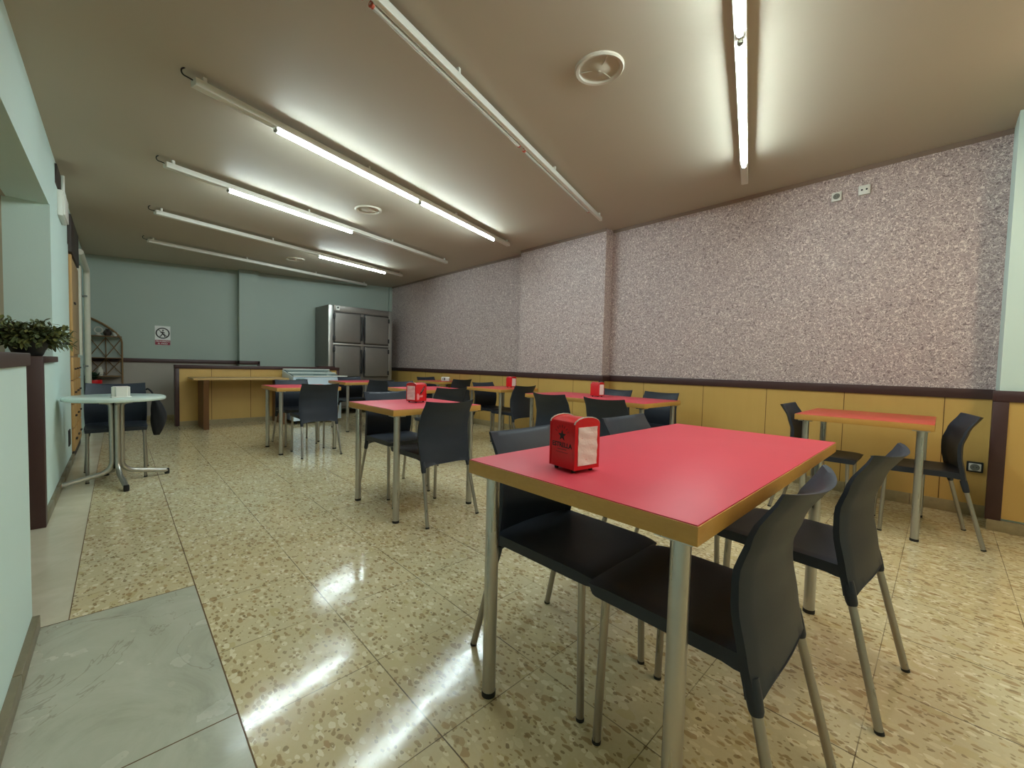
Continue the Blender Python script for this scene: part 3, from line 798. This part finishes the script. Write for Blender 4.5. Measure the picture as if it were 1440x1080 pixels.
for a, b_ in ((0.75, 1.018), (1.03, 1.348)):
    for s in (0, 1):
        bm = bmesh.new(); ym = (EY0 + EY1) / 2
        for q0, q1 in (((EY0 if s == 0 else ym), (ym if s == 0 else EY1)),):
            add_tube(bm, [(EX1, q0, a + 0.01), (EX1, q1, b_ - 0.01)], 0.006, 8); add_tube(bm, [(EX1 - 0.006, q1, a + 0.01), (EX1 - 0.006, q0, b_ - 0.01)], 0.006, 8)
        obj('cross_rod', bm, M['bamboo'], et, world=True)
    bm = bmesh.new(); add_tube(bm, [(EX1, ym, a), (EX1, ym, b_)], 0.006, 8); obj('middle_rod', bm, M['bamboo'], et, world=True)
orn = thing('ring_ornament', 'pale ring-shaped ornament on the top board of the bamboo shelf', 'ornament', (8.92, 0.215, 1.36))
bm = bmesh.new(); add_tube(bm, [(8.92, 0.215 + 0.045 * math.cos(2 * PI * k / 24), 1.445 + 0.045 * math.sin(2 * PI * k / 24)) for k in range(25)], 0.010, 8, cap=False); obj('ring', bm, M['ornament'], orn, world=True)
bm = bmesh.new(); add_lathe(bm, [(0, 0), (0.035, 0), (0.038, 0.012), (0.02, 0.035), (0.012, 0.045), (0, 0.045)], 18, (8.92, 0.215, 1.36)); obj('stand', bm, M['ornament'], orn, world=True)
bm = bmesh.new(); add_lathe(bm, [(0, 0), (0.028, 0), (0.045, 0.03), (0.05, 0.055), (0.036, 0.085), (0.022, 0.1), (0.026, 0.11), (0, 0.108)], 20, (8.92, 0.115, 1.36))
tag(obj('dark_jar', bm, M['dark_brown']), 'dark little jar in the middle of the bamboo shelf top board', 'jar')
bm = bmesh.new(); add_lathe(bm, [(0, 0), (0.02, 0), (0.034, 0.03), (0.04, 0.06), (0.036, 0.06), (0.03, 0.03), (0, 0.012)], 20, (8.92, 0.035, 1.36))
tag(obj('pale_cup', bm, M['white']), 'small pale cup at the right end of the bamboo shelf top board', 'cup')
bm = bmesh.new(); add_lathe(bm, [(0, 0), (0.03, 0), (0.04, 0.05), (0.035, 0.09), (0.018, 0.12), (0.02, 0.135), (0, 0.133)], 20, (8.9, 0.205, 0.75))
tag(obj('pale_vase', bm, M['ornament']), 'pale little vase on the shelf board below the dark rail height', 'vase')

def leaf_bm(bm, base, d, ln, w, up=Vector((0, 0, 1)), droop=0.25, mi=0):
    d = d.normalized(); s = d.cross(up)
    s = s.normalized() if s.length > 1e-3 else Vector((1, 0, 0)); n = s.cross(d)
    prev = None
    for t, k in ((0, 0.15), (0.3, 0.85), (0.6, 1.0), (0.85, 0.6), (1, 0.03)):
        c = base + d * ln * t - Vector((0, 0, droop * ln * t * t)) + n * 0
        row = [bm.verts.new(c - s * w * k + n * 0.12 * w), bm.verts.new(c - n * 0.1 * w), bm.verts.new(c + s * w * k + n * 0.12 * w)]
        if prev:
            for i in (0, 1):
                f = bm.faces.new((prev[i], prev[i + 1], row[i + 1], row[i])); f.material_index = mi; f.smooth = True
        prev = row

rp = thing('potted_plant', 'dark leafed plant in a red pot before the white pipe', 'potted plant', (8.68, 0.26, 0.55))
bm = bmesh.new(); add_lathe(bm, [(0, 0), (0.058, 0), (0.078, 0.05), (0.085, 0.11), (0.082, 0.145), (0.072, 0.145), (0.07, 0.12), (0, 0.12)], 28); obj('pot', bm, M['redpot'], rp)
bm = bmesh.new()
for k in range(70):
    a = random.uniform(0, 2 * PI); e = random.uniform(0.1, 1.3); r0 = random.uniform(0, 0.05)
    b0 = Vector((r0 * math.cos(a), r0 * math.sin(a), 0.12 + random.uniform(0, 0.10)))
    leaf_bm(bm, b0, Vector((math.cos(a) * math.cos(e), math.sin(a) * math.cos(e), math.sin(e))), random.uniform(0.05, 0.085), 0.02)
obj('foliage', bm, M['leaf_dark'], rp)
# the little stool that carries it
ps = thing('plant_stool', 'small dark stool under the red plant pot', 'stool', (8.68, 0.26, 0))
bm = bmesh.new(); add_lathe(bm, [(0, 0.525), (0.085, 0.525), (0.09, 0.535), (0.085, 0.55), (0, 0.55)], 24); obj('seat', bm, M['bamboo'], ps)
for k in range(3):
    a = 2 * PI * k / 3 + 0.4; bm = bmesh.new(); add_tube(bm, [(0.075 * math.cos(a), 0.075 * math.sin(a), 0), (0.055 * math.cos(a), 0.055 * math.sin(a), 0.53)], 0.012, 10); obj('leg', bm, M['bamboo'], ps)

# planter on the low wall
pl = thing('potted_shrub', 'bushy grey-green plant in a black pot on the low left wall', 'potted plant', (4.03, 0.415, 1.033))
bm = bmesh.new(); add_lathe(bm, [(0, 0), (0.060, 0), (0.066, 0.01), (0.092, 0.085), (0.096, 0.10), (0.088, 0.10), (0.082, 0.085), (0, 0.08)], 32); obj('pot', bm, M['pot'], pl)
bm = bmesh.new(); add_lathe(bm, [(0, 0.083), (0.04, 0.088), (0.083, 0.082)], 20); obj('soil', bm, M['soil'], pl)
bm = bmesh.new()
for k in range(200):
    a = random.uniform(0, 2 * PI); e = math.radians(random.choice((random.uniform(-18, 30), random.uniform(15, 85), random.uniform(20, 60))))
    ln = random.uniform(0.08, 0.155) * (0.9 + 0.2 * math.cos(e))
    b0 = Vector((math.cos(a) * 0.05, math.sin(a) * 0.05, 0.09)); d = Vector((math.cos(a) * math.cos(e), math.sin(a) * math.cos(e), math.sin(e)))
    tip = b0 + d * ln
    add_tube(bm, [b0, b0 + d * ln * 0.5 + Vector((0, 0, 0.006)), tip], 0.0018, 5, mi=2)
    for j in range(9):
        t = 0.3 + 0.7 * j / 8; aa = random.uniform(0, 2 * PI); u, w = frame(d)
        ld = d * 0.7 + (u * math.cos(aa) + w * math.sin(aa)) * 0.9
        leaf_bm(bm, b0 + d * ln * t, ld, random.uniform(0.028, 0.05), random.uniform(0.007, 0.011), droop=0.15, mi=random.choice((0, 0, 1)))
obj('foliage', bm, [M['leaf'], M['leaf2'], M['soil']], pl)

# pine cupboard set into the left wall, dark board above, pipes
cb = thing('pine_cupboard', 'tall narrow pine cupboard in the left wall beyond the white column', 'cupboard', (6.55, 0.43, 0))
bm = bmesh.new(); add_box(bm, (6.01, 0.345, 0), (7.09, 0.49, 2.05)); obj('carcass', bm, M['tanboard'], cb, world=True)
bm = bmesh.new(); add_box(bm, (6.012, 0.325, 1.04), (6.09, 0.346, 2.045), 0.003); obj('front_stile', bm, M['pine'], cb, world=True)
bm = bmesh.new(); add_box(bm, (6.10, 0.330, 1.06), (7.08, 0.346, 2.04), 0.003); dr = obj('door', bm, M['tanboard'], cb, world=True)
bm = bmesh.new(); add_box(bm, (6.30, 0.318, 1.585), (6.44, 0.331, 1.605), 0.003); obj('handle', bm, M['dark_brown'], dr, world=True)
for i in range(3):
    for j in range(4):
        x0 = 6.02 + i * 0.357; z0 = 0.08 + j * 0.24
        bm = bmesh.new(); add_box(bm, (x0, 0.326, z0), (x0 + 0.345, 0.346, z0 + 0.225), 0.004); dw = obj('drawer', bm, M['pine'], cb, world=True)
        bm = bmesh.new(); add_box(bm, (x0 + 0.13, 0.312, z0 + 0.10), (x0 + 0.22, 0.327, z0 + 0.116), 0.002); obj('handle', bm, M['dark_brown'], dw, world=True)
bm = bmesh.new(); add_box(bm, (6.01, 0.335, 0), (7.09, 0.346, 0.07)); obj('plinth', bm, M['dark_brown'], cb, world=True)
bm = bmesh.new(); add_box(bm, (6.02, 0.322, 2.07), (7.07, 0.361, 2.44), 0.004)
tag(obj('dark_board', bm, M['dark_brown']), 'dark brown board on the left wall above the pine cupboard', 'board')
pp = thing('wall_pipe', 'cream pipe running down the left wall into the back corner', 'pipe', (8.55, 0.315, 0))
bm = bmesh.new(); add_tube(bm, bend([(7.09, 0.315, 2.27), (8.55, 0.315, 2.27), (8.55, 0.315, 0.0)], 0.10, 8), 0.034, 18); obj('pipe_run', bm, M['pipe'], pp, world=True)
for z in (0.9, 1.9):
    bm = bmesh.new(); add_box(bm, (8.51, 0.31, z - 0.012), (8.59, 0.366, z + 0.012), 0.003); obj('bracket', bm, M['grey'], pp, world=True)
bm = bmesh.new(); add_box(bm, (7.45, 0.325, 1.05), (7.62, 0.366, 2.16), 0.006); tag(obj('cable_trunking', bm, M['pipe']), 'cream vertical cable duct between the pine cupboard and the pipe', 'cable duct')
eb = thing('junction_box', 'white electrical box high on the left beam with a cable duct', 'electrical box', (5.29, 0.33, 2.2))
bm = bmesh.new(); add_box(bm, (5.10, 0.318, 2.20), (5.48, 0.351, 2.41), 0.008); obj('box_body', bm, M['white'], eb, world=True)
bm = bmesh.new(); add_box(bm, (5.11, 0.306, 2.21), (5.47, 0.320, 2.40), 0.005); obj('cover', bm, M['white'], eb, world=True)
bm = bmesh.new(); add_tube(bm, [(5.36, 0.332, 2.40), (5.36, 0.332, ceil_z(0.322) + 0.01)], 0.012, 10); obj('conduit', bm, M['white'], eb, world=True)
bm = bmesh.new(); add_box(bm, (4.96, 0.337, 2.42), (5.28, 0.352, 2.57), 0.003)
tag(obj('wall_grille', bm, M['dark_brown']), 'dark grille on the left beam beside the white electrical box', 'grille')

def socket(name, label, c, w, h, frame_mat, two=False):
    t = thing(name, label, 'socket', c)
    x, y, z = c
    bm = bmesh.new(); add_box(bm, (-w / 2, -0.012, -h / 2), (w / 2, 0.010, h / 2), 0.006, 3); obj('frame', bm, frame_mat, t)
    bm = bmesh.new(); add_box(bm, (-w * 0.38, 0.0, -h * 0.36), (w * 0.38, 0.013, h * 0.36), 0.004); p = obj('faceplate', bm, M['white'], t)
    if two:
        for s in (-1, 1):
            bm = bmesh.new(); add_tube(bm, [(s * w * 0.2, 0.010, 0), (s * w * 0.2, 0.0145, 0)], 0.0075, 14); obj('hole', bm, M['black'], p)
    else:
        bm = bmesh.new(); ringp = [(0.0215 * math.cos(2 * PI * k / 28), 0.0138, 0.0215 * math.sin(2 * PI * k / 28)) for k in range(29)]
        add_tube(bm, ringp, 0.0035, 8, cap=False); add_tube(bm, [(0, 0.008, 0), (0, 0.0136, 0)], 0.021, 24); r = obj('socket_well', bm, M['grey'], p)
        for s in (-1, 1):
            bm = bmesh.new(); add_tube(bm, [(s * 0.009, 0.0125, 0), (s * 0.009, 0.0145, 0)], 0.003, 10); obj('hole', bm, M['black'], r)
    return t
socket('wall_socket', 'white socket with a round well high on the wallpaper, left of the pair', (0.735, YR + 0.012, 2.632), 0.072, 0.078, M['white'])
socket('wall_socket', 'white socket with two dark holes high on the wallpaper, right of the pair', (0.545, YR + 0.012, 2.638), 0.080, 0.080, M['white'], True)
socket('wall_socket', 'white socket in a black frame low on the ochre panel at the right', (-0.195, YR + 0.03, 0.373), 0.085, 0.078, M['black'])
bm = bmesh.new(); add_box(bm, (5.62, 0.338, 0.19), (5.78, 0.348, 0.34), 0.004); tag(obj('wall_plate', bm, M['black']), 'small dark plate low on the white column by the pine cupboard', 'plate')

# ------------------------------------------------------------------ ceiling
def lamp_row(label, p0, p1, segs, dead=(), side_tube=None, cable=True, group='fluorescent strip rows on the ceiling', lit_mat='tube', hw=0.027):
    """p0 left end, p1 right end (points on the tube); segs = lit stretches as fractions"""
    a, b = Vector(p0), Vector(p1); L = (b - a).length; d = (b - a).normalized()
    t = thing('fluorescent_strip', label, 'ceiling light', a, 0, group)
    yv = Vector((0, 0, 1)).cross(d).normalized(); zv = d.cross(yv)
    t.matrix_world = Matrix(((d.x, yv.x, zv.x, a.x), (d.y, yv.y, zv.y, a.y), (d.z, yv.z, zv.z, a.z), (0, 0, 0, 1)))
    n = max(1, round(L / 1.3))
    bm = bmesh.new(); add_box(bm, (0, -hw, 0.0145), (L, hw, 0.058), 0.004); obj('housing', bm, M['batten'], t)
    for k in range(n + 1):
        x = min(L - 0.06, max(0.06, L * k / n))
        bm = bmesh.new(); add_box(bm, (x - 0.009, -0.009, 0.057), (x + 0.009, 0.009, 0.108)); obj('ceiling_bracket', bm, M['batten'], t)
    for f0, f1, lit in list((s[0], s[1], True) for s in segs) + list((s[0], s[1], False) for s in dead):
        x0, x1 = f0 * L + 0.012, f1 * L - 0.012; oy = side_tube if side_tube else 0.0; oz = 0.0 if not side_tube else 0.02
        bm = bmesh.new(); add_tube(bm, [(x0, oy, oz), (x1, oy, oz)], 0.0135 if lit else 0.012, 14)
        tb = obj('lit_tube' if lit else 'unlit_tube', bm, M[lit_mat] if lit else M['deadtube'], t, label='glowing white tube' if lit else 'unlit tube')
        for xx, e in ((x0, -1), (x1, 1)):
            bm = bmesh.new(); add_tube(bm, [(xx, oy, oz), (xx + e * 0.012, oy, oz)], 0.0145, 12); obj('end_cap', bm, M['copper'] if side_tube else M['grey'], tb)
            bm = bmesh.new(); add_box(bm, (xx + (0 if e > 0 else -0.012), min(oy, 0) - 0.012, oz - 0.004), (xx + (0.012 if e > 0 else 0), max(oy, 0) + 0.012, 0.03), 0.002); obj('lamp_holder', bm, M['batten'], tb)
    if cable:
        bm = bmesh.new(); add_tube(bm, bend([(0.02, 0, 0.045), (-0.05, 0.004, 0.05), (-0.055, 0.004, 0.075), (-0.02, 0, 0.106)], 0.03), 0.004, 8); obj('cable', bm, M['black'], t, label='short black cable')
    return t
def fr_at(p0, p1, q): return (Vector(q) - Vector(p0)).dot((Vector(p1) - Vector(p0)).normalized()) / (Vector(p1) - Vector(p0)).length
A, B = (2.957, -0.319, 2.542), (4.311, -3.989, 2.717)
lamp_row('nearest slanting strip on the left, with two lit tubes in a row', A, B, ((fr_at(A, B, (3.2, -0.734, 2.56)), fr_at(A, B, (3.685, -2.115, 2.627))), (fr_at(A, B, (3.702, -2.143, 2.629)), fr_at(A, B, (4.187, -3.577, 2.697)))))
A, B = (4.346, -0.285, 2.54), (5.803, -3.975, 2.716)
lamp_row('second slanting strip, one lit tube in its middle, behind the two-tube strip', A, B, ((fr_at(A, B, (4.598, -0.697, 2.56)), fr_at(A, B, (5.111, -2.055, 2.625))),))
A, B = (5.814, -0.297, 2.54), (7.321, -3.983, 2.717)
lamp_row('third slanting strip, a lit tube only near its right end', A, B, ((fr_at(A, B, (6.727, -2.144, 2.629)), fr_at(A, B, (7.125, -3.561, 2.696))),))
A, B = (7.277, -0.298, 2.54), (8.804, -3.939, 2.715)
lamp_row('farthest slanting strip along the back wall, all unlit', A, B, ())
A, B = (1.500, -0.062, 2.530), (2.796, -4.022, 2.719)
lamp_row('long unlit strip with reddish tube caps between the lit strips', A, B, (), ((0.02, 0.18), (0.19, fr_at(A, B, (2.185, -2.139, 2.629))), (fr_at(A, B, (2.21, -2.21, 2.629)), fr_at(A, B, (2.692, -3.67, 2.702)))), side_tube=0.034, hw=0.015)
A, B = (0.17, -0.22, 2.537), (1.323, -4.114, 2.723)
lamp_row('lit strip at the top right of the view, pointing at the wallpaper', A, B, ((fr_at(A, B, (0.30, -0.68, 2.56)), fr_at(A, B, (0.75, -2.14, 2.629))), (fr_at(A, B, (0.76, -2.182, 2.631)), fr_at(A, B, (1.2, -3.677, 2.702)))))
A, B = (-1.60, -0.30, 2.54), (-0.50, -4.05, 2.72)
lamp_row('strip over the place behind the camera, two lit tubes', A, B, ((0.10, 0.49), (0.50, 0.90)), lit_mat='warmtube')

def diffuser(label, c, r):
    t = thing('ceiling_vent', label, 'ceiling vent', (c[0], c[1], ceil_z(c[1])), 0, 'round vents in the ceiling'); t.rotation_euler = (math.atan(-KC), 0, 0)
    bm = bmesh.new(); add_lathe(bm, [(r * 0.80, -0.004), (r * 0.84, -0.012), (r * 0.95, -0.015), (r, -0.008), (r, 0.004), (r * 0.8, 0.004)], 40); obj('rim', bm, M['vent'], t)
    bm = bmesh.new()
    add_lathe(bm, [(r * 0.82, -0.005), (r * 0.7, 0.001), (r * 0.45, -0.004), (r * 0.2, -0.013), (0.012, -0.018), (0, -0.019)], 36)
    add_lathe(bm, [(0, -0.024), (0.009, -0.021), (0.011, -0.015), (0, -0.012)], 16); obj('cone', bm, M['ceiling'], t)
    bm = bmesh.new()
    for k in range(3):
        a = 2 * PI * k / 3 + 0.5
        add_tube(bm, [(0, 0, -0.009), (r * 0.8 * math.cos(a), r * 0.8 * math.sin(a), -0.007)], 0.003, 6)
    obj('spoke', bm, M['ceiling'], t)
diffuser('round ceiling vent nearest the camera, left of the bright right strip', (1.40, -1.95), 0.135)
diffuser('round ceiling vent between the first and second slanting strips', (4.406, -1.986), 0.14)
diffuser('round ceiling vent furthest back, beyond the third slanting strip', (7.418, -2.112), 0.14)

# ------------------------------------------------------------------ camera, world, view
f_px, yaw, pitch, roll, H = 579.27, math.radians(43.72565), math.radians(-2.38171), math.radians(1.41401), 1.03967
cy_, sy_ = math.cos(yaw), math.sin(yaw)
fw = Vector((math.cos(pitch) * cy_, -math.cos(pitch) * sy_, math.sin(pitch)))
r0 = Vector((-sy_, -cy_, 0)); u0 = r0.cross(fw)
rt_ = r0 * math.cos(roll) + u0 * math.sin(roll); up_ = -r0 * math.sin(roll) + u0 * math.cos(roll)
cam = bpy.data.cameras.new('camera'); co = bpy.data.objects.new('camera', cam); COL.objects.link(co)
cam.sensor_width = 36; cam.lens = f_px / 1440 * 36; cam.clip_start = 0.02
co.matrix_world = Matrix(((rt_.x, up_.x, -fw.x, 0), (rt_.y, up_.y, -fw.y, 0), (rt_.z, up_.z, -fw.z, H), (0, 0, 0, 1)))
sc.camera = co
w = bpy.data.worlds.new('world'); sc.world = w; w.use_nodes = True
w.node_tree.nodes['Background'].inputs[0].default_value = (0.5, 0.5, 0.5, 1); w.node_tree.nodes['Background'].inputs[1].default_value = 0.0
sc.view_settings.view_transform = 'Standard'; sc.view_settings.look = 'None'
sc.view_settings.exposure = 1.02; sc.view_settings.gamma = 1.0; sc.view_settings.use_curve_mapping = False
sc.cycles.use_denoising = True
sc.cycles.max_bounces = 10; sc.cycles.diffuse_bounces = 6; sc.cycles.glossy_bounces = 4
sc.cycles.sample_clamp_indirect = 6.0
